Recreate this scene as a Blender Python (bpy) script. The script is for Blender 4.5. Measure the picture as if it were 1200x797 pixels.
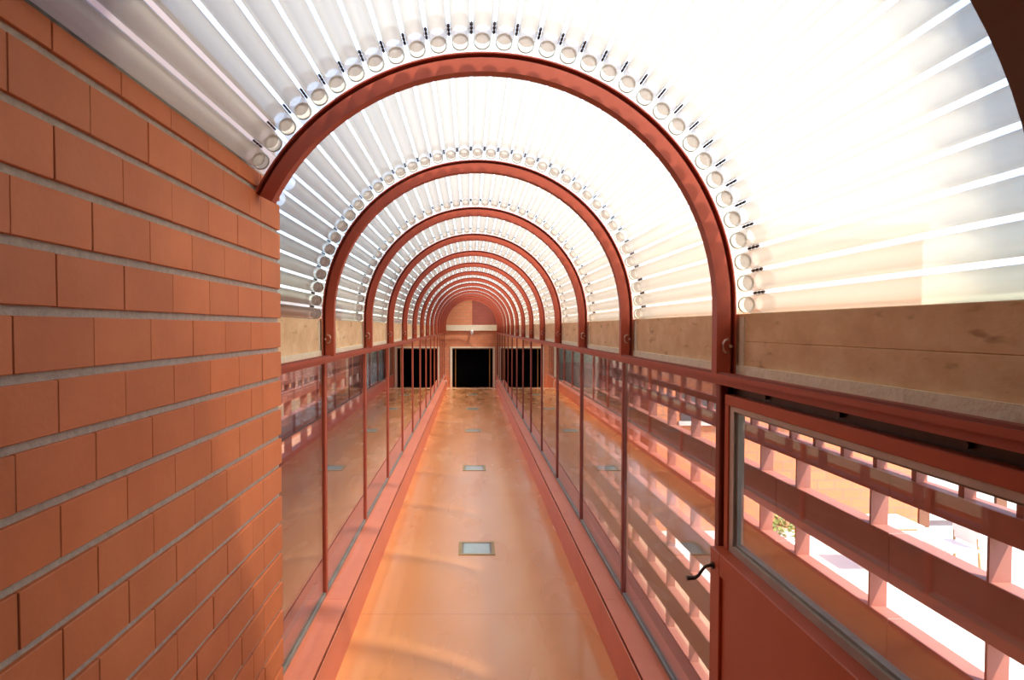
import bpy, math, random
from mathutils import Vector
R = math.radians
PI = math.pi
rng = random.Random(7)
sc = bpy.context.scene
for o in list(bpy.data.objects):
    bpy.data.objects.remove(o)
COL = sc.collection

# ------------------------------------------------------------------ camera
EYE = 1.5
PITCH = R(1.5)
F = 700.0
cd = bpy.data.cameras.new('camera'); cam = bpy.data.objects.new('camera', cd); COL.objects.link(cam)
cam.location = (0, 0, EYE)
cam.rotation_euler = (PI / 2 - PITCH, 0, 0)
cd.sensor_width = 36.0; cd.sensor_fit = 'HORIZONTAL'
cd.lens = F / 1200 * 36
cd.shift_x = 49 / 1200
cd.shift_y = (384 - (398.5 - F * math.tan(PITCH))) / 1200
cd.clip_start = 0.02; cd.clip_end = 500
sc.camera = cam

# ------------------------------------------------------------------ sky, sun, exposure
SUN = Vector((0.38, -0.40, 0.83)).normalized()
w = bpy.data.worlds.new('sky_world'); sc.world = w; w.use_nodes = True
wn = w.node_tree; wn.nodes.clear()
sky = wn.nodes.new('ShaderNodeTexSky'); sky.sky_type = 'NISHITA'
sky.sun_disc = False
sky.sun_elevation = math.asin(SUN.z)
sky.sun_rotation = math.atan2(SUN.x, SUN.y)
sky.air_density = 1.0; sky.dust_density = 0.7; sky.ozone_density = 1.0
bg = wn.nodes.new('ShaderNodeBackground'); bg.inputs['Strength'].default_value = 0.40
wo = wn.nodes.new('ShaderNodeOutputWorld')
wn.links.new(sky.outputs[0], bg.inputs[0]); wn.links.new(bg.outputs[0], wo.inputs[0])
sd = bpy.data.lights.new('sun', 'SUN'); sd.energy = 7.2; sd.angle = R(2.5); sd.color = (1.0, 0.91, 0.78)
so = bpy.data.objects.new('sun', sd); COL.objects.link(so); so.location = (4, -4, 9)
so.rotation_euler = SUN.to_track_quat('Z', 'Y').to_euler()
sc.view_settings.view_transform = 'Standard'
sc.view_settings.look = 'None'
sc.view_settings.gamma = 1.0
sc.view_settings.exposure = 1.0
sc.view_settings.use_curve_mapping = False
cy = sc.cycles
cy.use_denoising = True
cy.max_bounces = 14; cy.diffuse_bounces = 6; cy.glossy_bounces = 6; cy.transmission_bounces = 10
cy.transparent_max_bounces = 24
cy.caustics_reflective = False; cy.caustics_refractive = False
cy.sample_clamp_indirect = 6.0

# ------------------------------------------------------------------ materials
def lin(c):
    return tuple(((v / 255) / 12.92 if v / 255 <= 0.04045 else ((v / 255 + 0.055) / 1.055) ** 2.4) for v in c)

def newmat(name):
    m = bpy.data.materials.new(name); m.use_nodes = True
    nt = m.node_tree; nt.nodes.clear()
    out = nt.nodes.new('ShaderNodeOutputMaterial')
    return m, nt, out

def N(nt, t, **kw):
    n = nt.nodes.new(t)
    for k, v in kw.items():
        if k in n.inputs: n.inputs[k].default_value = v
        else: setattr(n, k, v)
    return n

def coords(nt, scale=1.0, vec=None, kind='Object'):
    tc = N(nt, 'ShaderNodeTexCoord'); mp = N(nt, 'ShaderNodeMapping')
    mp.inputs['Scale'].default_value = vec or (scale,) * 3
    if kind == 'World':
        g = N(nt, 'ShaderNodeNewGeometry'); nt.links.new(g.outputs['Position'], mp.inputs[0])
    else:
        nt.links.new(tc.outputs[kind], mp.inputs[0])
    return mp.outputs[0]

def ramp(nt, fac, stops):
    r = N(nt, 'ShaderNodeValToRGB'); e = r.color_ramp.elements
    while len(e) < len(stops): e.new(0.5)
    for el, (p, c) in zip(e, stops):
        el.position = p; el.color = tuple(c[:3]) + (1,)
    nt.links.new(fac, r.inputs[0])
    return r.outputs[0]

def solid(name, c1, c2=None, rough=0.5, scale=6.0, vec=None, bump=0.0, bscale=60.0, metal=0.0, spec=0.5, rnd=0.0, coat=0.0, kind='World', contrast=(0.3, 0.7)):
    m, nt, out = newmat(name)
    b = N(nt, 'ShaderNodeBsdfPrincipled'); nt.links.new(b.outputs[0], out.inputs[0])
    b.inputs['Roughness'].default_value = rough; b.inputs['Metallic'].default_value = metal
    b.inputs['Specular IOR Level'].default_value = spec
    b.inputs['Coat Weight'].default_value = coat; b.inputs['Coat Roughness'].default_value = 0.08
    v = coords(nt, scale, vec, kind)
    nz = N(nt, 'ShaderNodeTexNoise', Scale=1.0, Detail=5.0, Roughness=0.6); nt.links.new(v, nz.inputs['Vector'])
    col = ramp(nt, nz.outputs['Fac'], [(contrast[0], c1), (contrast[1], c2 or c1)])
    if rnd:
        oi = N(nt, 'ShaderNodeObjectInfo')
        mr = N(nt, 'ShaderNodeMapRange'); mr.inputs['To Min'].default_value = 1 - rnd; mr.inputs['To Max'].default_value = 1 + rnd
        nt.links.new(oi.outputs['Random'], mr.inputs['Value'])
        hs = N(nt, 'ShaderNodeHueSaturation'); nt.links.new(mr.outputs[0], hs.inputs['Value']); nt.links.new(col, hs.inputs['Color'])
        col = hs.outputs[0]
    nt.links.new(col, b.inputs['Base Color'])
    if bump:
        v2 = coords(nt, bscale, None, kind)
        n2 = N(nt, 'ShaderNodeTexNoise', Scale=1.0, Detail=4.0); nt.links.new(v2, n2.inputs['Vector'])
        bp = N(nt, 'ShaderNodeBump', Strength=bump, Distance=0.01); nt.links.new(n2.outputs['Fac'], bp.inputs['Height'])
        nt.links.new(bp.outputs[0], b.inputs['Normal'])
    return m

def schlick(nt, f0=0.04):
    g = N(nt, 'ShaderNodeNewGeometry')
    d = N(nt, 'ShaderNodeVectorMath', operation='DOT_PRODUCT')
    nt.links.new(g.outputs['Normal'], d.inputs[0]); nt.links.new(g.outputs['Incoming'], d.inputs[1])
    a = N(nt, 'ShaderNodeMath', operation='ABSOLUTE'); nt.links.new(d.outputs['Value'], a.inputs[0])
    s = N(nt, 'ShaderNodeMath', operation='SUBTRACT'); s.inputs[0].default_value = 1.0; nt.links.new(a.outputs[0], s.inputs[1])
    p = N(nt, 'ShaderNodeMath', operation='POWER'); nt.links.new(s.outputs[0], p.inputs[0]); p.inputs[1].default_value = 5.0
    m = N(nt, 'ShaderNodeMath', operation='MULTIPLY_ADD'); nt.links.new(p.outputs[0], m.inputs[0]); m.inputs[1].default_value = 1 - f0; m.inputs[2].default_value = f0
    return m.outputs[0]

def glassy(name, tint, f0=0.05, rough=0.0, translucent=0.0, diffuse=0.0, tcol=(0.9, 0.9, 0.9), gain=1.0):
    """schlick-weighted gloss over a mix of clear and milky transmission"""
    m, nt, out = newmat(name)
    tr = N(nt, 'ShaderNodeBsdfTransparent', Color=tuple(tint) + (1,))
    sh = tr.outputs[0]
    if translucent:
        tl = N(nt, 'ShaderNodeBsdfTranslucent', Color=tuple(tcol) + (1,))
        mx = N(nt, 'ShaderNodeMixShader', Fac=translucent); nt.links.new(sh, mx.inputs[1]); nt.links.new(tl.outputs[0], mx.inputs[2]); sh = mx.outputs[0]
    if diffuse:
        df = N(nt, 'ShaderNodeBsdfDiffuse', Color=tuple(tcol) + (1,))
        mx = N(nt, 'ShaderNodeMixShader', Fac=diffuse); nt.links.new(sh, mx.inputs[1]); nt.links.new(df.outputs[0], mx.inputs[2]); sh = mx.outputs[0]
    gl = N(nt, 'ShaderNodeBsdfGlossy', Roughness=rough)
    fac = schlick(nt, f0)
    if gain != 1.0:
        mm = N(nt, 'ShaderNodeMath', operation='MULTIPLY', use_clamp=True); nt.links.new(fac, mm.inputs[0]); mm.inputs[1].default_value = gain; fac = mm.outputs[0]
    mx = N(nt, 'ShaderNodeMixShader'); nt.links.new(fac, mx.inputs[0]); nt.links.new(sh, mx.inputs[1]); nt.links.new(gl.outputs[0], mx.inputs[2])
    nt.links.new(mx.outputs[0], out.inputs[0])
    return m

M = {}
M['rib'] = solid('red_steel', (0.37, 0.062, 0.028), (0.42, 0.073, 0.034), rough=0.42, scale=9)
M['rib_dark'] = solid('red_steel_shaded', (0.20, 0.034, 0.022), (0.25, 0.045, 0.028), rough=0.45, scale=9)  # darker copy of the rib red, shade put into the colour
M['curb'] = solid('curb_paint', (0.70, 0.20, 0.105), (0.76, 0.23, 0.125), rough=0.42, scale=5, bump=0.05, bscale=14)
M['black'] = solid('black_gap', (0.003, 0.003, 0.003), rough=1.0, spec=0.0)  # flat black, also standing in for shade in recesses and the far doorway
M['gasket'] = solid('grey_gasket', (0.20, 0.19, 0.16), (0.30, 0.29, 0.24), rough=0.5, scale=12)
M['alu'] = solid('aluminium_bead', (0.42, 0.37, 0.31), (0.56, 0.50, 0.42), rough=0.4, metal=0.3, scale=14)
def board_mat():
    m, nt, out = newmat('stained_cream_beam')
    b = N(nt, 'ShaderNodeBsdfPrincipled', Roughness=0.8); nt.links.new(b.outputs[0], out.inputs[0])
    v = coords(nt, 1.0, (5, 4, 6), 'World')
    n1 = N(nt, 'ShaderNodeTexNoise', Scale=2.0, Detail=7.0, Roughness=0.65); nt.links.new(v, n1.inputs['Vector'])
    c = ramp(nt, n1.outputs['Fac'], [(0.3, (0.62, 0.38, 0.20)), (0.5, (0.72, 0.47, 0.25)), (0.7, (0.80, 0.58, 0.35))])
    v2 = coords(nt, 1.0, (18, 9, 26), 'World')
    n2 = N(nt, 'ShaderNodeTexNoise', Scale=1.0, Detail=3.0, Roughness=0.5); nt.links.new(v2, n2.inputs['Vector'])
    f = ramp(nt, n2.outputs['Fac'], [(0.62, (0, 0, 0)), (0.72, (0.75, 0.75, 0.75))])
    mx = N(nt, 'ShaderNodeMixRGB'); nt.links.new(f, mx.inputs[0]); nt.links.new(c, mx.inputs[1]); mx.inputs[2].default_value = (0.34, 0.17, 0.08, 1)
    nt.links.new(mx.outputs[0], b.inputs['Base Color'])
    bp = N(nt, 'ShaderNodeBump', Strength=0.3, Distance=0.01); nt.links.new(n1.outputs['Fac'], bp.inputs['Height']); nt.links.new(bp.outputs[0], b.inputs['Normal'])
    return m
M['board'] = board_mat()
M['fillet'] = solid('cream_fillet', (0.74, 0.65, 0.46), (0.82, 0.74, 0.56), rough=0.8, scale=18, bump=0.4, bscale=60)
M['mortar'] = solid('mortar', (0.42, 0.36, 0.30), (0.58, 0.50, 0.42), rough=0.95, scale=60, bump=0.25, bscale=160)
M['brick'] = solid('brick_clay', (0.55, 0.150, 0.048), (0.64, 0.190, 0.066), rough=0.62, scale=6, bump=0.06, bscale=90, rnd=0.07)
M['joint'] = solid('flush_joint', (0.40, 0.13, 0.055), (0.50, 0.20, 0.10), rough=0.9, scale=25)
M['portal'] = solid('portal_brown', (0.15, 0.058, 0.026), (0.18, 0.070, 0.032), rough=0.6, scale=5)
M['screen'] = solid('screen_paint', (0.27, 0.100, 0.074), (0.32, 0.120, 0.090), rough=0.6, scale=4)
M['door'] = solid('door_paint', (0.44, 0.075, 0.026), (0.48, 0.088, 0.033), rough=0.38, scale=5)
M['iron'] = solid('dark_iron', (0.035, 0.022, 0.018), (0.06, 0.04, 0.03), rough=0.35, metal=0.6)
M['bracket'] = solid('pale_bracket', (0.55, 0.36, 0.28), (0.65, 0.45, 0.36), rough=0.4, metal=0.3)
M['brass'] = solid('brass', (0.45, 0.26, 0.09), (0.55, 0.33, 0.12), rough=0.35, metal=0.8)
M['concrete'] = solid('pale_concrete', (0.50, 0.475, 0.43), (0.58, 0.55, 0.50), rough=0.85, scale=1.5, bump=0.1)
M['grey_wall'] = solid('grey_concrete', (0.44, 0.42, 0.38), (0.54, 0.51, 0.46), rough=0.85, scale=1.0)
M['left_ground'] = solid('dimmed_paving', (0.34, 0.20, 0.13), (0.42, 0.26, 0.17), rough=0.85, scale=2)  # darkened to dim the left court and cut bounce onto the screens
M['dull_cream'] = solid('dull_cream', (0.26, 0.20, 0.12), (0.30, 0.235, 0.15), rough=0.8)
M['white'] = solid('white_paint', (0.75, 0.73, 0.68), (0.82, 0.80, 0.75), rough=0.5)
M['tan'] = solid('tan_wood', (0.42, 0.25, 0.10), (0.5, 0.3, 0.13), rough=0.6)
M['dark_fill'] = solid('dark_window', (0.03, 0.032, 0.034), (0.05, 0.05, 0.05), rough=0.12)
M['leaf'] = solid('leaf_green', (0.10, 0.17, 0.04), (0.22, 0.28, 0.07), rough=0.6, scale=30)
M['soil'] = solid('soil', (0.08, 0.05, 0.03), rough=0.9)
M['yellow'] = solid('yellow_paint', (0.75, 0.55, 0.06), rough=0.5)
M['cap'] = solid('tube_cap', (0.84, 0.80, 0.70), (0.92, 0.88, 0.79), rough=0.4, scale=30)
M['cap_ring'] = solid('tube_cap_ring', (0.30, 0.31, 0.24), (0.36, 0.36, 0.28), rough=0.5)
M['block'] = solid('glass_block', (0.34, 0.46, 0.42), (0.42, 0.53, 0.48), rough=0.08, scale=20)
M['block_frame'] = solid('block_frame', (0.42, 0.30, 0.13), (0.5, 0.36, 0.16), rough=0.5)
M['pane'] = glassy('window_glass', (0.95, 0.945, 0.94), f0=0.045, rough=0.0, gain=1.8)
M['tube'] = glassy('milky_tube', (0.705, 0.68, 0.625), f0=0.04, rough=0.12, translucent=0.36, diffuse=0.08, tcol=(0.74, 0.70, 0.62), gain=0.6)
M['sleeve'] = glassy('tube_sleeve', (0.90, 0.87, 0.82), f0=0.04, rough=0.2, translucent=0.55, diffuse=0.3, tcol=(0.46, 0.40, 0.33), gain=0.6)
M['clear'] = glassy('clear_tube', (0.99, 0.99, 0.98), f0=0.04, rough=0.03, gain=0.5)
M['glazing'] = glassy('outer_glazing', (0.97, 0.98, 1.0), f0=0.04, rough=0.1, translucent=0.42, diffuse=0.06, tcol=(0.76, 0.75, 0.72))

def brick_tex(name, c1, c2, mort, scale=1.0):
    m, nt, out = newmat(name)
    b = N(nt, 'ShaderNodeBsdfPrincipled', Roughness=0.8); nt.links.new(b.outputs[0], out.inputs[0])
    g = N(nt, 'ShaderNodeNewGeometry'); sx = N(nt, 'ShaderNodeSeparateXYZ'); nt.links.new(g.outputs['Position'], sx.inputs[0])
    ad = N(nt, 'ShaderNodeMath', operation='ADD'); nt.links.new(sx.outputs[0], ad.inputs[0]); nt.links.new(sx.outputs[1], ad.inputs[1])
    cx = N(nt, 'ShaderNodeCombineXYZ'); nt.links.new(ad.outputs[0], cx.inputs[0]); nt.links.new(sx.outputs[2], cx.inputs[1])
    t = N(nt, 'ShaderNodeTexBrick'); nt.links.new(cx.outputs[0], t.inputs['Vector'])
    t.inputs['Color1'].default_value = c1 + (1,); t.inputs['Color2'].default_value = c2 + (1,); t.inputs['Mortar'].default_value = mort + (1,)
    t.inputs['Scale'].default_value = scale; t.inputs['Brick Width'].default_value = 0.178; t.inputs['Row Height'].default_value = 0.096
    t.inputs['Mortar Size'].default_value = 0.007
    nt.links.new(t.outputs['Color'], b.inputs['Base Color'])
    return m
M['far_brick'] = brick_tex('far_brick', (0.62, 0.22, 0.095), (0.68, 0.26, 0.12), (0.45, 0.24, 0.15))
M['far_brick_shaded'] = brick_tex('far_brick_shaded', (0.32, 0.075, 0.05), (0.36, 0.09, 0.06), (0.24, 0.09, 0.065))  # darker copy of the far brick, shade of the right half in its colour
M['court_brick'] = brick_tex('court_brick', (0.50, 0.17, 0.07), (0.56, 0.20, 0.085), (0.32, 0.16, 0.10), 0.6)

def floor_mat():
    m, nt, out = newmat('polished_red_floor')
    b = N(nt, 'ShaderNodeBsdfPrincipled'); nt.links.new(b.outputs[0], out.inputs[0])
    v = coords(nt, 1.0, (1.6, 0.9, 1), 'World')
    n1 = N(nt, 'ShaderNodeTexNoise', Scale=1.1, Detail=2.0, Roughness=0.45); nt.links.new(v, n1.inputs['Vector'])
    c = ramp(nt, n1.outputs['Fac'], [(0.25, (0.72, 0.285, 0.090)), (0.55, (0.80, 0.345, 0.120)), (0.8, (0.84, 0.42, 0.18))])
    # poured slab joints every 2.23 m
    g = N(nt, 'ShaderNodeNewGeometry'); s = N(nt, 'ShaderNodeSeparateXYZ'); nt.links.new(g.outputs['Position'], s.inputs[0])
    a = N(nt, 'ShaderNodeMath', operation='ADD'); nt.links.new(s.outputs[1], a.inputs[0]); a.inputs[1].default_value = 1.37
    md = N(nt, 'ShaderNodeMath', operation='PINGPONG'); nt.links.new(a.outputs[0], md.inputs[0]); md.inputs[1].default_value = 1.115
    lt = N(nt, 'ShaderNodeMath', operation='LESS_THAN'); nt.links.new(md.outputs[0], lt.inputs[0]); lt.inputs[1].default_value = 0.006
    sc_ = N(nt, 'ShaderNodeMath', operation='MULTIPLY'); nt.links.new(lt.outputs[0], sc_.inputs[0]); sc_.inputs[1].default_value = 0.35
    mx = N(nt, 'ShaderNodeMixRGB'); nt.links.new(sc_.outputs[0], mx.inputs[0]); nt.links.new(c, mx.inputs[1]); mx.inputs[2].default_value = (0.55, 0.18, 0.075, 1)
    nt.links.new(mx.outputs[0], b.inputs['Base Color'])
    v2 = coords(nt, 1.0, (5, 1.4, 1), 'World')
    n2 = N(nt, 'ShaderNodeTexNoise', Scale=1.0, Detail=1.0); nt.links.new(v2, n2.inputs['Vector'])
    mr = N(nt, 'ShaderNodeMapRange'); mr.inputs['From Min'].default_value = 0.3; mr.inputs['From Max'].default_value = 0.7
    mr.inputs['To Min'].default_value = 0.15; mr.inputs['To Max'].default_value = 0.32
    nt.links.new(n2.outputs['Fac'], mr.inputs['Value']); nt.links.new(mr.outputs[0], b.inputs['Roughness'])
    v3 = coords(nt, 1.0, (1, 1, 1), 'World')
    n3 = N(nt, 'ShaderNodeTexNoise', Scale=2.2, Detail=0.0); nt.links.new(v3, n3.inputs['Vector'])
    bp = N(nt, 'ShaderNodeBump', Strength=0.03, Distance=0.02); nt.links.new(n3.outputs['Fac'], bp.inputs['Height']); nt.links.new(bp.outputs[0], b.inputs['Normal'])
    b.inputs['Specular IOR Level'].default_value = 0.6
    b.inputs['Coat Weight'].default_value = 0.35; b.inputs['Coat Roughness'].default_value = 0.14
    return m
M['floor'] = floor_mat()

# ------------------------------------------------------------------ mesh helpers
class MB:
    def __init__(s): s.v = []; s.f = []; s.m = []; s.sm = []
    def add(s, vs, fs, mi=0, smooth=False):
        b = len(s.v); s.v += [tuple(p) for p in vs]
        for f in fs: s.f.append(tuple(i + b for i in f)); s.m.append(mi); s.sm.append(smooth)
    def box(s, x0, x1, y0, y1, z0, z1, mi=0):
        s.add([(x0, y0, z0), (x1, y0, z0), (x1, y1, z0), (x0, y1, z0), (x0, y0, z1), (x1, y0, z1), (x1, y1, z1), (x0, y1, z1)],
              [(0, 3, 2, 1), (4, 5, 6, 7), (0, 1, 5, 4), (1, 2, 6, 5), (2, 3, 7, 6), (3, 0, 4, 7)], mi)
    def chamfer_box(s, x0, x1, y0, y1, z0, z1, c=0.003, mi=0):
        """box whose edges are cut back by c"""
        vs = []; idx = {}
        for ix, x in enumerate((x0, x1)):
            for iy, y in enumerate((y0, y1)):
                for iz, z in enumerate((z0, z1)):
                    dx = c if ix == 0 else -c; dy = c if iy == 0 else -c; dz = c if iz == 0 else -c
                    idx[ix, iy, iz] = len(vs)
                    vs += [(x, y + dy, z + dz), (x + dx, y, z + dz), (x + dx, y + dy, z)]
        I = lambda a, b, d, k: idx[a, b, d] + k
        fs = []
        for a in (0, 1):
            q = [I(a, 0, 0, 0), I(a, 1, 0, 0), I(a, 1, 1, 0), I(a, 0, 1, 0)]; fs.append(q if a else q[::-1])
            q = [I(0, a, 0, 1), I(0, a, 1, 1), I(1, a, 1, 1), I(1, a, 0, 1)]; fs.append(q if a else q[::-1])
            q = [I(0, 0, a, 2), I(1, 0, a, 2), I(1, 1, a, 2), I(0, 1, a, 2)]; fs.append(q if a else q[::-1])
        for a in (0, 1):
            for b in (0, 1):
                fs.append([I(a, b, 0, 0), I(a, b, 1, 0), I(a, b, 1, 1), I(a, b, 0, 1)] if a != b else [I(a, b, 0, 1), I(a, b, 1, 1), I(a, b, 1, 0), I(a, b, 0, 0)])
                fs.append([I(a, 0, b, 0), I(a, 1, b, 0), I(a, 1, b, 2), I(a, 0, b, 2)] if a == b else [I(a, 0, b, 2), I(a, 1, b, 2), I(a, 1, b, 0), I(a, 0, b, 0)])
                fs.append([I(0, a, b, 1), I(1, a, b, 1), I(1, a, b, 2), I(0, a, b, 2)] if a != b else [I(0, a, b, 2), I(1, a, b, 2), I(1, a, b, 1), I(0, a, b, 1)])
                for d in (0, 1):
                    t = [I(a, b, d, 0), I(a, b, d, 1), I(a, b, d, 2)]; fs.append(t if (a + b + d) % 2 else t[::-1])
        s.add(vs, fs, mi)
    def arc(s, cx, cz, r0, r1, y0, y1, a0, a1, n, mi=0):
        """solid bar bent along an arc in the xz plane (degrees)"""
        vs = []
        for i in range(n + 1):
            a = R(a0 + (a1 - a0) * i / n); c, q = math.cos(a), math.sin(a)
            vs += [(cx + r0 * c, y0, cz + r0 * q), (cx + r1 * c, y0, cz + r1 * q), (cx + r1 * c, y1, cz + r1 * q), (cx + r0 * c, y1, cz + r0 * q)]
        b = len(s.v)
        s.v += vs
        for i in range(n):
            for k in range(4):
                p = b + i * 4 + k; q = b + i * 4 + (k + 1) % 4
                s.f.append((p, p + 4, q + 4, q)); s.m.append(mi); s.sm.append(False)
        s.f.append((b, b + 1, b + 2, b + 3)); e = b + n * 4; s.f.append((e + 3, e + 2, e + 1, e)); s.m += [mi, mi]; s.sm += [False, False]
    def tube(s, pts, r, n=8, mi=0, caps=True, smooth=True):
        pts = [Vector(p) for p in pts]; rs = r if isinstance(r, (list, tuple)) else [r] * len(pts)
        b = len(s.v); up = Vector((0, 0, 1))
        for i, p in enumerate(pts):
            d = (pts[min(i + 1, len(pts) - 1)] - pts[max(i - 1, 0)]).normalized()
            u = d.cross(up)
            if u.length < 1e-3: u = d.cross(Vector((1, 0, 0)))
            u.normalize(); v = u.cross(d)
            for k in range(n):
                a = 2 * PI * k / n; s.v.append(tuple(p + (u * math.cos(a) + v * math.sin(a)) * rs[i]))
        for i in range(len(pts) - 1):
            for k in range(n):
                p = b + i * n + k; q = b + i * n + (k + 1) % n
                s.f.append((p, q, q + n, p + n)); s.m.append(mi); s.sm.append(smooth)
        if caps:
            s.f.append(tuple(b + k for k in range(n))[::-1]); e = b + (len(pts) - 1) * n
            s.f.append(tuple(e + k for k in range(n))); s.m += [mi, mi]; s.sm += [False, False]
    def mesh(s, name, mats):
        me = bpy.data.meshes.new(name); me.from_pydata(s.v, [], s.f); me.update()
        for m in (mats if isinstance(mats, (list, tuple)) else [mats]): me.materials.append(m)
        me.polygons.foreach_set('material_index', s.m); me.polygons.foreach_set('use_smooth', s.sm)
        return me
    def build(s, name, mats, parent=None, loc=None):
        return link(name, s.mesh(name, mats), parent, loc)

def link(name, data, parent=None, loc=None):
    o = bpy.data.objects.new(name, data); COL.objects.link(o)
    if parent is not None: o.parent = parent
    if loc is not None: o.location = loc
    return o

def struct(o, label=None, cat=None):
    o['kind'] = 'structure'
    if label: o['label'] = label
    if cat: o['category'] = cat
    return o

def tag(o, label, cat, group=None):
    o['label'] = label; o['category'] = cat
    if group: o['group'] = group
    return o

def thing(name, loc, label, cat, group=None):
    return tag(link(name, None, None, loc), label, cat, group)

def bx(name, mat, parent, *a, c=0):
    m = MB()
    if c: m.chamfer_box(*a, c=c)
    else: m.box(*a)
    return m.build(name, mat, parent)

# ------------------------------------------------------------------ dimensions
E = EYE
CX, CZ = 0.035, E + 0.055          # axis of the barrel vault
Y1, BAY, NA = 1.762, 1.115, 14     # first arch, spacing, count
YA = [Y1 + BAY * k for k in range(NA)]
YEND = 16.8
YF = 14.72                         # where the floor breaks into the stair
FL, FR = -0.574, 0.632             # floor edges
GL, GR = -0.714, 0.755             # glass planes
CURB = 0.19
RT, RTUBE = 0.775, 0.0270          # tube ring, tube radius
BRX, BRY0, BRY1 = -0.626, 0.72, 1.975   # brick pier face and length
BRTOP = E + 0.46

# ------------------------------------------------------------------ floor, curbs, stair
m = MB(); m.box(FL - 0.2, FR + 0.2, 0.62, YF, -0.25, 0)
floor = struct(m.build('floor', M['floor']), 'long polished terracotta red floor of the walkway', 'floor')
bx('lobby_dark_floor', M['portal'], floor, -0.9, 0.95, -2.5, 0.62, -0.25, -0.002)  # unseen lobby floor, made dark to cut bounce onto the brick
bx('threshold', M['fillet'], floor, FL - 0.02, FR + 0.02, YF - 0.03, YF + 0.02, -0.05, 0.006)
for i in range(5):
    bx('step', M['floor'], floor, FL - 0.12, FR + 0.12, YF + 0.02 + 0.33 * i, YEND, -1.26, -0.18 * (i + 1) - 0.0)
for side, xi, xo, lab in (('left', FL, GL - 0.06, 'left'), ('right', FR, GR + 0.06, 'right')):
    s = -1 if side == 'left' else 1
    m = MB(); a, b = sorted((xi + s * 0.005, xo)); m.box(a, b, 0.1, YF, 0.0, CURB - 0.014)
    c = struct(m.build('baseboard_' + side, M['black']), f'pale red curb along the {lab} edge of the floor under the glass', 'curb')
    y = 0.62
    while y < YF:
        ye = min(y + 2.23, YF)
        m = MB(); a, b = sorted((xi, xi + s * 0.005)); m.box(a, b, y + 0.0015, ye - 0.0015, 0.0, CURB - 0.003); m.build('curb_face', M['curb'], c)
        m = MB(); a, b = sorted((xi + s * 0.0125, xo)); m.box(a, b, y + 0.001, ye - 0.001, CURB - 0.014, CURB); m.build('curb_cap', M['curb'], c)
        y += 2.23
    m = MB(); a, b = sorted((xi - s * 0.002, xo)); m.box(a, b, YF, YF + 0.10, 0.0, CURB - 0.002)
    m.build('curb_end', M['fillet'], c)
    m = MB(); a, b = sorted((xi + s * 0.10, xo)); m.box(a, b, YF + 0.10, YEND, -1.26, CURB)
    m.build('stair_side', M['curb'], c)
    # glass stop along the foot of the panes
    g = GL if side == 'left' else GR
    m = MB(); a, b = sorted((g - s * 0.012, g + s * 0.012)); m.box(a, b, 1.8 if side == 'right' else 2.0, YEND, CURB, CURB + 0.018)
    m.build('glass_stop', M['gasket'], c)

# ------------------------------------------------------------------ glass blocks set in the floor
blabel = ['nearest square glass block set into the red floor', 'second nearest glass block in the red floor',
          'third glass block along the red floor, midway', 'fourth glass block along the red floor, small and far',
          'farthest glass block in the red floor, just before the dark doorway']
for i in range(5):
    y = 4.02 + 2.32 * i
    t = thing('floor_light', (0.044, y, 0), blabel[i], 'floor light', 'glass blocks in the floor')
    m = MB(); h, q = 0.122, 0.100
    for a in ((-h, h, -h, -q), (-h, h, q, h), (-h, -q, -q, q), (q, h, -q, q)): m.box(*a, 0.0, 0.004)
    m.build('frame', M['block_frame'], t)
    m = MB(); m.box(-q, q, -q, q, 0.0, 0.003); m.build('glass_lens', M['block'], t)
    m = MB()
    m.box(-q, -q + 0.012, -q, q, 0.003, 0.0036); m.box(q - 0.012, q, -q, q, 0.003, 0.0036); m.box(-q, q, q - 0.014, q, 0.003, 0.0036)
    m.build('recess_shade', M['gasket'], t)  # flat grey strips imitate the shaded inner sides of a recess

# ------------------------------------------------------------------ brick pier on the left
m = MB(); m.box(-0.80, BRX - 0.009, BRY0, BRY1 - 0.004, 0.0, BRTOP)
wl = struct(m.build('wall_left', M['mortar']), 'orange brick wall with raked grey joints at left front', 'wall')
COURSE, BL = 0.096, 0.1775
cache = {}
def brick(y0, y1, z0, z1):
    key = (round(y1 - y0, 3), round(z1 - z0, 3))
    if key not in cache:
        mb = MB(); ly, lz = key; mb.chamfer_box(-0.05, 0.05, -ly / 2, ly / 2, -lz / 2, lz / 2, c=0.0012); cache[key] = mb.mesh('brick', M['brick'])
    o = link('brick', cache[key], wl, (BRX - 0.05 + rng.uniform(-0.0008, 0.0006), (y0 + y1) / 2, (z0 + z1) / 2))
    o.rotation_euler = (rng.uniform(-0.004, 0.004), rng.uniform(-0.004, 0.004), rng.uniform(-0.004, 0.004))
zj = E + 0.024 - COURSE * 15
row = 0
while zj < BRTOP - 0.02:
    z0, z1 = max(zj + 0.0075, 0.001), min(zj + COURSE - 0.0075, BRTOP)
    if zj + COURSE - 0.0075 > 0.03:
        k = round((zj - (E + 0.024)) / COURSE)
        y = 0.8176 - (BL / 2 if (k % 2 == 0) else BL) 
        while y < 1.79:
            a, b = max(y, BRY0), min(y + BL, 1.797)
            if b - a > 0.02: brick(a + 0.0010, b - 0.0010, z0, z1)
            y += BL
        brick(1.7990, BRY1, z0, z1)
        bx('joint_fill', M['joint'], wl, BRX - 0.03, BRX - 0.0018, BRY0, BRY1 - 0.01, z0 + 0.001, z1 - 0.001)
    zj += COURSE
bx('tube_shade_block', M['portal'], wl, -1.5, -0.90, BRY0, 2.78, 0.0, E + 0.95)  # mass added outside to block sky light and darken the lower tubes
bx('flashing', M['gasket'], wl, -0.70, BRX - 0.010, BRY0, BRY1, BRTOP, BRTOP + 0.012)

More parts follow.
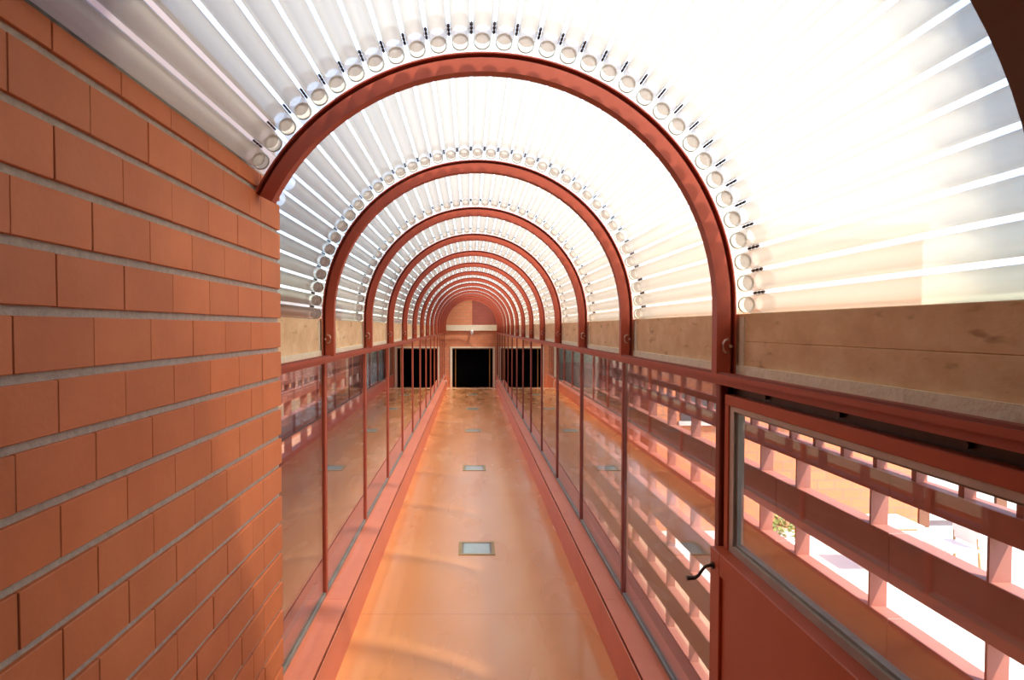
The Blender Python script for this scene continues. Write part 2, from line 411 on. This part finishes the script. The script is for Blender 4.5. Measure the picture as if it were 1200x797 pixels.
# ------------------------------------------------------------------ dark portal and lobby behind the camera
m = MB()
m.arc(CX, CZ, 0.70, 1.13, -2.5, 0.70, 0, 180, 48)
m.arc(CX, CZ, 0.70, 1.13, 0.70, 0.77, 0, 124, 36)
m.box(CX + 0.70, CX + 1.13, -2.5, 0.77, 0.0, CZ)
m.box(CX - 1.13, CX - 0.68, -2.5, 0.70, 0.0, CZ)
m.box(CX - 1.13, CX + 1.13, -2.7, -2.5, 0.0, CZ + 1.13)
wb = struct(m.build('wall_back', M['portal']), 'dark brown arched opening framing the walkway at top right', 'wall')

# ------------------------------------------------------------------ side beams (cream), rails
for side in ('left', 'right'):
    s = -1 if side == 'left' else 1
    X = -0.722 if side == 'left' else 0.790
    ystart = BRY1 + 0.01 if side == 'left' else 0.78
    m = MB(); a, b = sorted((X + s * 0.02, X + s * 0.10)); m.box(a, b, ystart, YEND, E - 0.14, E + 0.038)
    ex = 1.05 if side == 'right' else 0.75                      # unseen slab added outside to keep sun and sky off glass and screens
    a, b = sorted((X + s * 0.10, X + s * (0.10 + ex))); m.box(a, b, ystart, YEND + 1.0, E - 0.06, E + 0.0)
    bm = struct(m.build('wall_beam_' + side, M['board']), f'cream concrete beam above the {side} window rail', 'beam')
    ys = ([ystart] if side == 'left' else [ystart]) + [y for y in YA if y > ystart + 0.2] + [YEND]
    for y0, y1 in zip(ys[:-1], ys[1:]):
        a, b = sorted((X, X + s * 0.02))
        for za, zb in (((-0.115, -0.0407), (-0.0403, 0.040)) if (side == 'right' and y0 < 1.0) else ((-0.115, 0.040),)):
            m = MB(); m.chamfer_box(a, b, y0 + 0.002, y1 - 0.002, E + za, E + zb, c=0.0015); m.build('beam_panel', M['board'], bm)
        m = MB(); a, b = sorted((X - s * 0.008, X + s * 0.02)); m.box(a, b, y0 + 0.001, y1 - 0.001, E - 0.137, E - 0.110); m.build('fillet', M['fillet'], bm)
        m = MB(); a, b = sorted((X - s * 0.004, X + s * 0.0)); m.box(a, b, y1 - 0.045, y1 - 0.02, E - 0.110, E + 0.030); m.build('joint_strip', M['fillet'], bm)
    # rail
    f, bk = (-0.664, -0.74) if side == 'left' else (0.724, 0.81)
    ys0 = BRY1 if side == 'left' else 0.6
    m = MB(); a, b = sorted((f, bk)); m.box(a, b, ys0, YEND, E - 0.149, E - 0.136)
    tr = struct(m.build('trim_1' if side == 'left' else 'trim_2', M['rib']), f'red steel rail over the {side} glass', 'rail')
    m = MB(); a, b = sorted((f + s * 0.012, bk)); m.box(a, b, ys0, YEND, E - 0.168, E - 0.149); m.build('rail_web', M['rib'], tr)
    m = MB(); a, b = sorted((f + s * 0.004, f + s * 0.02)); m.box(a, b, ys0, YEND, E - 0.136, E - 0.130); m.build('rail_lip', M['rib_dark'], tr)

# ------------------------------------------------------------------ arches (one thing each, with its posts)
order = ['first', 'second', 'third', 'fourth', 'fifth', 'sixth', 'seventh', 'eighth', 'ninth', 'tenth', 'eleventh', 'twelfth', 'thirteenth', 'last']
RI, RO = 0.690, 0.746
for k, y in enumerate(YA):
    if k == 0: lab = 'nearest red steel arch, its left foot ending at the brick wall'
    elif k == NA - 1: lab = 'last red steel arch, right before the brick end wall'
    else: lab = f'{order[k]} red steel arch counted from the brick wall'
    t = thing('arch_rib', (CX, y, 0), lab, 'arch', 'red steel arches')
    a1 = 153 if k == 0 else 180
    seg = 56 if k < 6 else 36
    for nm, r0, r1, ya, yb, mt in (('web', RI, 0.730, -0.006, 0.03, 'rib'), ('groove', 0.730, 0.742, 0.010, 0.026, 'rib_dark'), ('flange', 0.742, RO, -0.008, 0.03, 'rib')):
        m = MB(); m.arc(0, CZ, r0, r1, ya, yb, 0, a1, seg)
        m.box(r0, r1, ya, yb, E - 0.136, CZ)
        if k: m.box(-r1, -r0, ya, yb, E - 0.136, CZ)
        m.build(nm, M[mt], t)
    for s in (1, -1):
        if s < 0 and k == 0: continue
        gx = (GR if s > 0 else GL) - CX
        m = MB(); m.chamfer_box(gx - 0.014, gx + 0.014, 0.004, 0.036, CURB, E - 0.168, c=0.003)
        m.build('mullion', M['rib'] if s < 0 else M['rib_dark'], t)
        if k < 8:
            m = MB(); x = s * (RI + 0.02)
            pts = [(x + s * 0.012, -0.008, E - 0.035), (x - 0.0, -0.016, E - 0.037), (x - s * 0.006, -0.018, E - 0.045), (x - s * 0.006, -0.018, E - 0.065), (x, -0.016, E - 0.073), (x + s * 0.012, -0.008, E - 0.075)]
            m.tube(pts, 0.0035, 6); m.build('bracket', M['bracket'], t)
            m = MB(); m.tube([(x + s * 0.02, -0.012, E - 0.055), (x + s * 0.02, -0.004, E - 0.055)], 0.005, 6); m.build('bolt', M['bracket'], t)
            m = MB(); m.tube([(gx - s * 0.016, 0.02, 0.52), (gx - s * 0.012, 0.02, 0.52)], 0.004, 6); m.build('screw', M['bracket'], t)

# ------------------------------------------------------------------ side panes
n = 0
bays = list(zip(YA, YA[1:] + [YEND]))
for side in ('left', 'right'):
    for k, (y0, y1) in enumerate(bays):
        n += 1
        g = GL if side == 'left' else GR
        a = BRY1 + 0.012 if (side == 'left' and k == 0) else y0 + 0.037
        b = y1 + 0.003 if y1 < YEND else YEND
        zb = CURB + 0.018
        m = MB(); m.box(g - 0.004, g + 0.004, a, b, zb, E - 0.168)
        struct(m.build(f'window_{n}', M['pane']), f'fixed clear pane between posts on the {side} side, bay {order[k]} from the brick wall', 'window')

# ------------------------------------------------------------------ door on the right, in the first bay
dx = struct(link('door_1', None, None, (0, 0, 0)), 'red half glazed door on the right with a curved dark lever', 'door')
X = 0.75
yh0, yh1 = 0.58, 1.755
bx('header', M['iron'], dx, 0.775, 0.80, 0.6, 1.80, E - 0.205, E - 0.168)
for yy in (1.55, 1.24, 0.92):
    m = MB(); m.tube([(0.775, yy, E - 0.182), (0.766, yy, E - 0.182)], 0.006, 8); m.build('screw', M['iron'], dx)
bx('jamb', M['black'], dx, 0.765, 0.80, 1.757, 1.80, CURB, E - 0.168)  # black strip standing in for the shaded recess beside the stile
bx('top_rail', M['door'], dx, X, X + 0.04, yh0, yh1, E - 0.226, E - 0.196, c=0.002)
bx('stile', M['door'], dx, X, X + 0.04, 1.727, yh1, E - 0.65, E - 0.226, c=0.002)
bx('hinge_stile', M['door'], dx, X, X + 0.04, yh0, yh0 + 0.04, E - 0.65, E - 0.226, c=0.002)
m = MB(); e0, e1 = 1.690, 1.727
m.box(X + 0.004, X + 0.022, e0 + 0.012, e1, E - 0.65, E - 0.226)
m.box(X + 0.004, X + 0.022, yh0 + 0.04, yh0 + 0.06, E - 0.65, E - 0.226)
m.box(X + 0.004, X + 0.022, yh0 + 0.06, e0 + 0.012, E - 0.240, E - 0.226)
m.box(X + 0.004, X + 0.022, yh0 + 0.06, e0 + 0.012, E - 0.650, E - 0.630)
bead = m.build('glazing_bead', M['alu'], dx)
m = MB()
m.box(X + 0.012, X + 0.030, e0, e0 + 0.012, E - 0.63, E - 0.24)
m.box(X + 0.012, X + 0.030, yh0 + 0.06, e0, E - 0.246, E - 0.240)
m.box(X + 0.012, X + 0.030, yh0 + 0.06, e0, E - 0.630, E - 0.622)
m.build('rubber_seal', M['gasket'], bead)
bx('glass_pane', M['pane'], dx, X + 0.016, X + 0.022, yh0 + 0.05, e0 + 0.008, E - 0.632, E - 0.236)
# lower leaf stands proud of the post
XP = 0.716
bx('panel_stile', M['door'], dx, XP, XP + 0.045, 1.700, 1.765, CURB + 0.004, E - 0.650, c=0.002)
bx('panel_rail', M['door'], dx, XP, XP + 0.045, yh0, 1.700, E - 0.715, E - 0.650, c=0.002)
bx('lower_panel', M['door'], dx, XP + 0.008, XP + 0.04, yh0, 1.700, CURB + 0.004, E - 0.715, c=0.001)
m = MB(); hy = 1.742; hz = E - 0.700
m.tube([(XP + 0.002, hy, hz), (XP - 0.012, hy, hz), (XP - 0.024, hy, hz - 0.004), (XP - 0.034, hy, hz - 0.016), (XP - 0.043, hy, hz - 0.030), (XP - 0.054, hy, hz - 0.037), (XP - 0.078, hy, hz - 0.038)],
       [0.0065, 0.005, 0.0045, 0.0045, 0.0045, 0.006, 0.0075], 8)
ha = m.build('lever_handle', M['iron'], dx)
m = MB(); m.tube([(XP, hy, hz), (XP - 0.004, hy, hz)], 0.011, 10); m.build('rosette', M['iron'], ha)
for zz in (E - 0.78, E - 0.90, E - 1.02, E - 1.14, E - 1.26):
    m = MB(); m.tube([(XP, 1.755, zz), (XP - 0.002, 1.755, zz)], 0.002, 6); m.build('screw', M['iron'], dx)

# ------------------------------------------------------------------ vault: outer glazing and rows of glass tubes
ceil = struct(link('ceiling', None, None, (0, 0, 0)), 'barrel vault of white glass tubes over the walkway', 'ceiling')
NT = 39
ANG = [0.9 + (180 - 1.8) * i / (NT - 1) for i in range(NT)]
tbays = [(0.775, Y1)] + bays
def tube_mb(mb, x, z, L, sides=12, y0=0.0, ox=0.0, oz=0.0):
    prof = [(0.0, 0), (L - 0.125, 1), (L - 0.050, 2), (L - 0.004, None)]
    for (a, mi), (b, _) in zip(prof[:-1], prof[1:]):
        rr = RTUBE + (0.0004 if mi == 1 else 0)
        mb.tube([(x, y0 + a, z), (x, y0 + b, z)], rr, sides, mi, caps=False)
tcache = {}
def tube_mesh(L, sides=14):
    key = (round(L, 3), sides)
    if key not in tcache:
        mb = MB(); tube_mb(mb, 0, 0, L, sides); tcache[key] = mb.mesh('glass_tube', [M['tube'], M['sleeve'], M['clear']])
    return tcache[key]
mb = MB(); mb.tube([(0, 0, 0), (0, 0.006, 0)], 0.0222, 16, 0); 
ring = []
for k in range(16):
    a = 2 * PI * k / 16; ring.append((math.cos(a) * 0.0236, -0.001, math.sin(a) * 0.0236))
for k in range(16):
    mb.tube([ring[k], ring[(k + 1) % 16]], 0.0022, 4, 1, caps=False)
capmesh = mb.mesh('end_cap', [M['cap'], M['cap_ring']])
for b, (y0, y1) in enumerate(tbays):
    a1 = 149 if b == 0 else 180
    m = MB()
    seg = 60; r = 0.818; vs = []; fs = []
    for i in range(seg + 1):
        a = R(a1 * i / seg); vs += [(CX + r * math.cos(a), y0, CZ + r * math.sin(a)), (CX + r * math.cos(a), y1, CZ + r * math.sin(a))]
    fs = [(2 * i, 2 * i + 1, 2 * i + 3, 2 * i + 2) for i in range(seg)]
    m.add(vs, fs, 0, True); m.build('outer_glazing', M['glazing'], ceil)
    far = MB()
    clips = MB()
    for i, ang in enumerate(ANG):
        if b == 0 and ang > 147: continue
        ys = y0 + 0.035 if b else y0
        if b == 1 and ang > 146: ys = BRY1 + 0.03
        x, z = CX + RT * math.cos(R(ang)), CZ + RT * math.sin(R(ang))
        if b < 7:
            o = link('glass_tube', tube_mesh(y1 - ys), ceil, (x, ys, z))
            cap = link('end_cap', capmesh, o, (0, y1 - ys - 0.008, 0))
        else:
            tube_mb(far, x, z, y1 - ys, 8, ys)
            far.tube([(x, y1 - 0.010, z), (x, y1 - 0.004, z)], 0.023, 8, 3)
        if i < NT - 1 and b < 8 and not (b == 0 and ang > 142):
            am = R((ang + ANG[i + 1]) / 2); cx_, cz_ = CX + RT * math.cos(am), CZ + RT * math.sin(am)
            for q in (-0.116, -0.094, -0.072):
                clips.tube([(cx_, y1 + q, cz_), (cx_, y1 + q + 0.016, cz_)], 0.0042, 4)
    if b >= 7: far.build('glass_tube_rows', [M['tube'], M['sleeve'], M['clear'], M['cap']], ceil)['kind'] = 'stuff'
    if clips.v: clips.build('tube_clips', M['iron'], ceil)['kind'] = 'stuff'

# ------------------------------------------------------------------ end wall with doorway
DX0, DX1, DZ1 = -0.505, 0.640, E - 0.578
m = MB()
m.box(-0.95, DX0, YEND, YEND + 0.25, -1.3, DZ1); m.box(DX1, 1.02, YEND, YEND + 0.25, -1.3, DZ1)
m.box(-0.95, 1.02, YEND, YEND + 0.25, DZ1, CZ + 0.86)
wf = struct(m.build('wall_far', M['far_brick']), 'brick end wall over the dark doorway', 'wall')
bx('cream_band', M['fillet'], wf, -0.68, 0.75, YEND - 0.06, YEND, E - 0.085, E + 0.075)
bx('brick_panel', M['far_brick'], wf, -0.70, 0.055, YEND - 0.05, YEND, E + 0.075, CZ + 0.84)
bx('shaded_brick_panel', M['far_brick_shaded'], wf, 0.057, 0.80, YEND - 0.02, YEND, E + 0.075, CZ + 0.84)
m = MB()
m.box(DX0 - 0.06, DX1 + 0.06, YEND - 0.03, YEND, DZ1, DZ1 + 0.045)
m.box(DX0 - 0.06, DX0, YEND - 0.03, YEND, -1.08, DZ1); m.box(DX1, DX1 + 0.06, YEND - 0.03, YEND, -1.08, DZ1)
m.build('door_trim', M['fillet'], wf)
d2 = struct(link('door_2', None, None, (0, YEND, 0)), 'dark double doorway at the far end of the walkway', 'door')
bx('dark_fill', M['black'], d2, DX0, DX1, 0.20, 0.23, -1.08, DZ1)  # black sheet standing in for the unlit space inside the doorway
for x in (DX0 + 0.08, DX1 - 0.10):
    bx('jamb', M['brass'], d2, x, x + 0.022, 0.10, 0.13, -1.08, DZ1)
bx('frame_head', M['portal'], d2, DX0, DX1, 0.02, 0.20, DZ1 - 0.03, DZ1)
t = thing('wall_lamp', (0.045, YEND - 0.06, E - 0.09), 'small pale globe lamp on the cream band above the dark doorway', 'lamp')
m = MB(); m.tube([(0, 0, 0), (0, -0.05, 0)], 0.02, 8); m.build('arm', M['brass'], t)
m = MB(); m.tube([(0, -0.05, 0.03), (0, -0.05, 0.015), (0, -0.05, -0.03), (0, -0.05, -0.09), (0, -0.05, -0.12)], [0.012, 0.032, 0.042, 0.036, 0.01], 10); m.build('shade', M['white'], t)

# ------------------------------------------------------------------ louvred screens outside, both sides
PIT, GAP, DEP, XS = 0.414, 0.175, 0.09, 2.0
fins_y = [3.64 - 0.68 * i for i in range(6)] + [4.09 + 0.645 * i for i in range(20)]
seam0 = 3.88 - 1.05 * 4
for s, lab in ((1, 'red louvred screen of horizontal boards outside the right glass'), (-1, 'red louvred screen of horizontal boards outside the left glass')):
    t = thing('louver_screen', (s * XS, 0, 0), lab, 'screen')
    pm = MB(); pm.chamfer_box(0, DEP, 0.003, 1.047, 0, PIT - GAP, c=0.003)
    pme = pm.mesh('board', M['screen'])
    fm = MB(); fm.box(0.002, DEP - 0.002, 0, 0.012, 0, GAP); fme = fm.mesh('fin', M['screen'])
    ox = 0 if s > 0 else -DEP
    def special(h):
        q = MB(); q.chamfer_box(0, DEP, 0.003, 1.047, 0, h, c=0.003); return q.mesh('board', M['screen'])
    upper, rail, infill = special(0.22), special(0.11), special(GAP)
    pq = MB(); pq.box(0.02, DEP - 0.02, 0, 0.03, 0, 0.08); pqm = pq.mesh('peg', M['screen'])
    for i in range(16):
        y = seam0 + 1.05 * i
        link('board', upper, t, (ox, y, E - 0.62)); link('board', rail, t, (ox, y, E - 0.809))
        for q in range(4): link('peg', pqm, t, (ox, y + 0.12 + 0.2625 * q, E - 0.70))
    for j in range(1, 7):
        ztop = E - 0.57 - PIT * j
        for i in range(16):
            y = seam0 + 1.05 * i
            link('board', pme, t, (ox, y, ztop - (PIT - GAP)))
            if s < 0 and j > 2: link('board', infill, t, (ox, y, ztop))
        if s > 0 or j < 3:
            for y in fins_y:
                if y < seam0 + 1.05 * 16: link('fin', fme, t, (ox, y, ztop))
    fr = MB()
    for y in (seam0, seam0 + 1.05 * 8, seam0 + 1.05 * 16): fr.box(DEP * s, (DEP + 0.06) * s, y - 0.03, y + 0.03, -2.0, E - 0.16)
    for bxm in [fr]: bxm.build('post', M['screen'], t)['kind'] = 'stuff'

# ------------------------------------------------------------------ courtyard outside
GZ = E - 3.5
m = MB(); m.box(-40, 3.1, -8, 60, GZ - 0.3, GZ)
struct(m.build('ground_dimmed', M['left_ground']), 'red court below the left glass, darkened to cut bounced light', 'ground')
m = MB(); m.box(3.1, 45, -8, 60, GZ - 0.3, GZ)
struct(m.build('ground_terrace', M['concrete']), 'sunlit pale paved courtyard below the walkway', 'ground')

def building(name, loc, label, x0, x1, y0, y1, h, wall, rows, face):
    t = thing(name, (x0, y0, GZ), label, 'building')
    m = MB(); m.box(0, x1 - x0, 0, y1 - y0, 0, h); m.build('wall', wall, t)
    m = MB(); m.box(-0.06, x1 - x0 + 0.06, -0.06, y1 - y0 + 0.06, h, h + 0.25); m.build('parapet', M['grey_wall'], t)
    for z0, z1, wd, gap in rows:
        if face == 'front':
            x = 0.4
            while x + wd < x1 - x0 - 0.2:
                f = bx('window', M['dark_fill'], t, x, x + wd, -0.02, 0.02, z0, z1)
                bx('sill', M['grey_wall'], f, x - 0.04, x + wd + 0.04, -0.06, 0.0, z0 - 0.07, z0)
                x += wd + gap
        else:
            xx = (x1 - x0) if face == 'right' else 0.0
            y = 0.5
            while y + wd < y1 - y0 - 0.2:
                f = bx('window', M['dark_fill'], t, xx - 0.02, xx + 0.02, y, y + wd, z0, z1)
                bx('sill', M['fillet'], f, xx - 0.06, xx + 0.06, y - 0.05, y + wd + 0.05, z0 - 0.12, z0)
                y += wd + gap
    return t
building('brick_building', None, 'orange brick courtyard building seen through the right glass', 3.2, 7.7, 10.2, 26, 5.0, M['court_brick'], [(1.9, 2.6, 1.1, 0.5)], 'front')
building('concrete_building', None, 'low pale grey building across the courtyard behind the open right glass', 8.6, 26, 13.2, 22, 3.4, M['grey_wall'], [(1.95, 2.65, 1.3, 0.35), (0.45, 1.25, 0.9, 0.8)], 'front')
building('brick_wing', None, 'brick wing with cream sills seen through the left glass', -11.0, -5.6, 2.0, 26, 4.2, M['court_brick'], [(2.3, 3.1, 1.2, 1.0)], 'right')

bx('cream_band', M['dull_cream'], bpy.data.objects['brick_wing'], 5.4, 5.46, 0.0, 24.0, 0.85, 1.20)
# raised pale walls in the courtyard
t = thing('balustrade', (7.95, 10.4, GZ), 'pale panelled balustrade with brown posts across the courtyard', 'balustrade')
for i in range(7):
    bx('panel', M['concrete'], t, 1.35 * i + 0.11, 1.35 * i + 1.24, 0, 0.08, 0.12, 0.62)
    bx('post', M['portal'], t, 1.35 * i - 0.09, 1.35 * i + 0.09, -0.03, 0.12, 0, 0.72)
bx('top_rail', M['grey_wall'], t, -0.1, 9.3, -0.05, 0.13, 0.72, 0.80)
# planter
def planter(x, y, label, r=0.35, h=0.35, seed=1):
    t = thing('planter', (x, y, GZ), label, 'planter', 'planters in the courtyard')
    m = MB(); n = 16
    m.tube([(0, 0, 0), (0, 0, h * 0.5), (0, 0, h), (0, 0, h - 0.03)], [r * 0.75, r * 0.95, r, r * 0.85], n); m.build('pot', M['white'], t)
    m = MB(); q = random.Random(seed)
    for _ in range(140):
        a = q.uniform(0, 2 * PI); rr = r * math.sqrt(q.random()) * 0.95; z = h + 0.3 * q.random() * (1 - (rr / r) ** 2) + 0.02
        p = Vector((rr * math.cos(a), rr * math.sin(a), z)); d = Vector((q.uniform(-1, 1), q.uniform(-1, 1), q.uniform(0, 1))).normalized() * 0.09
        n_ = d.cross(Vector((q.uniform(-1, 1), q.uniform(-1, 1), 1))).normalized() * 0.03
        m.add([p, p + d * 0.5 + n_, p + d, p + d * 0.5 - n_], [(0, 1, 2, 3)])
    o = m.build('foliage', M['leaf'], t); o['kind'] = 'stuff'
planter(4.75, 9.0, 'white round planter with a green shrub below the right screen', seed=2)
# white table and chair
t = thing('patio_table', (6.0, 8.5, GZ), 'white patio table in the courtyard beyond the right door', 'table')
m = MB(); m.chamfer_box(-0.32, 0.32, -0.28, 0.28, 0.70, 0.74, c=0.01); m.build('tabletop', M['white'], t)
m = MB(); m.tube([(0, 0, 0.03), (0, 0, 0.70)], 0.04, 8); m.build('pedestal', M['white'], t)
m = MB(); m.tube([(0, 0, 0), (0, 0, 0.03)], 0.28, 16); m.build('base', M['white'], t)
t = thing('patio_chair', (6.75, 8.3, GZ), 'white patio chair with tan legs beside the patio table', 'chair')
m = MB(); m.chamfer_box(-0.23, 0.23, -0.23, 0.23, 0.42, 0.46, c=0.01); m.build('seat', M['white'], t)
m = MB(); m.chamfer_box(0.19, 0.23, -0.23, 0.23, 0.50, 0.85, c=0.01); m.build('backrest', M['white'], t)
for a in (-1, 1):
    for b in (-1, 1):
        m = MB(); m.tube([(a * 0.2, b * 0.2, 0.42 if a < 0 else 0.6), (a * 0.23, b * 0.22, 0)], 0.018, 6); m.build('leg', M['tan'], t)
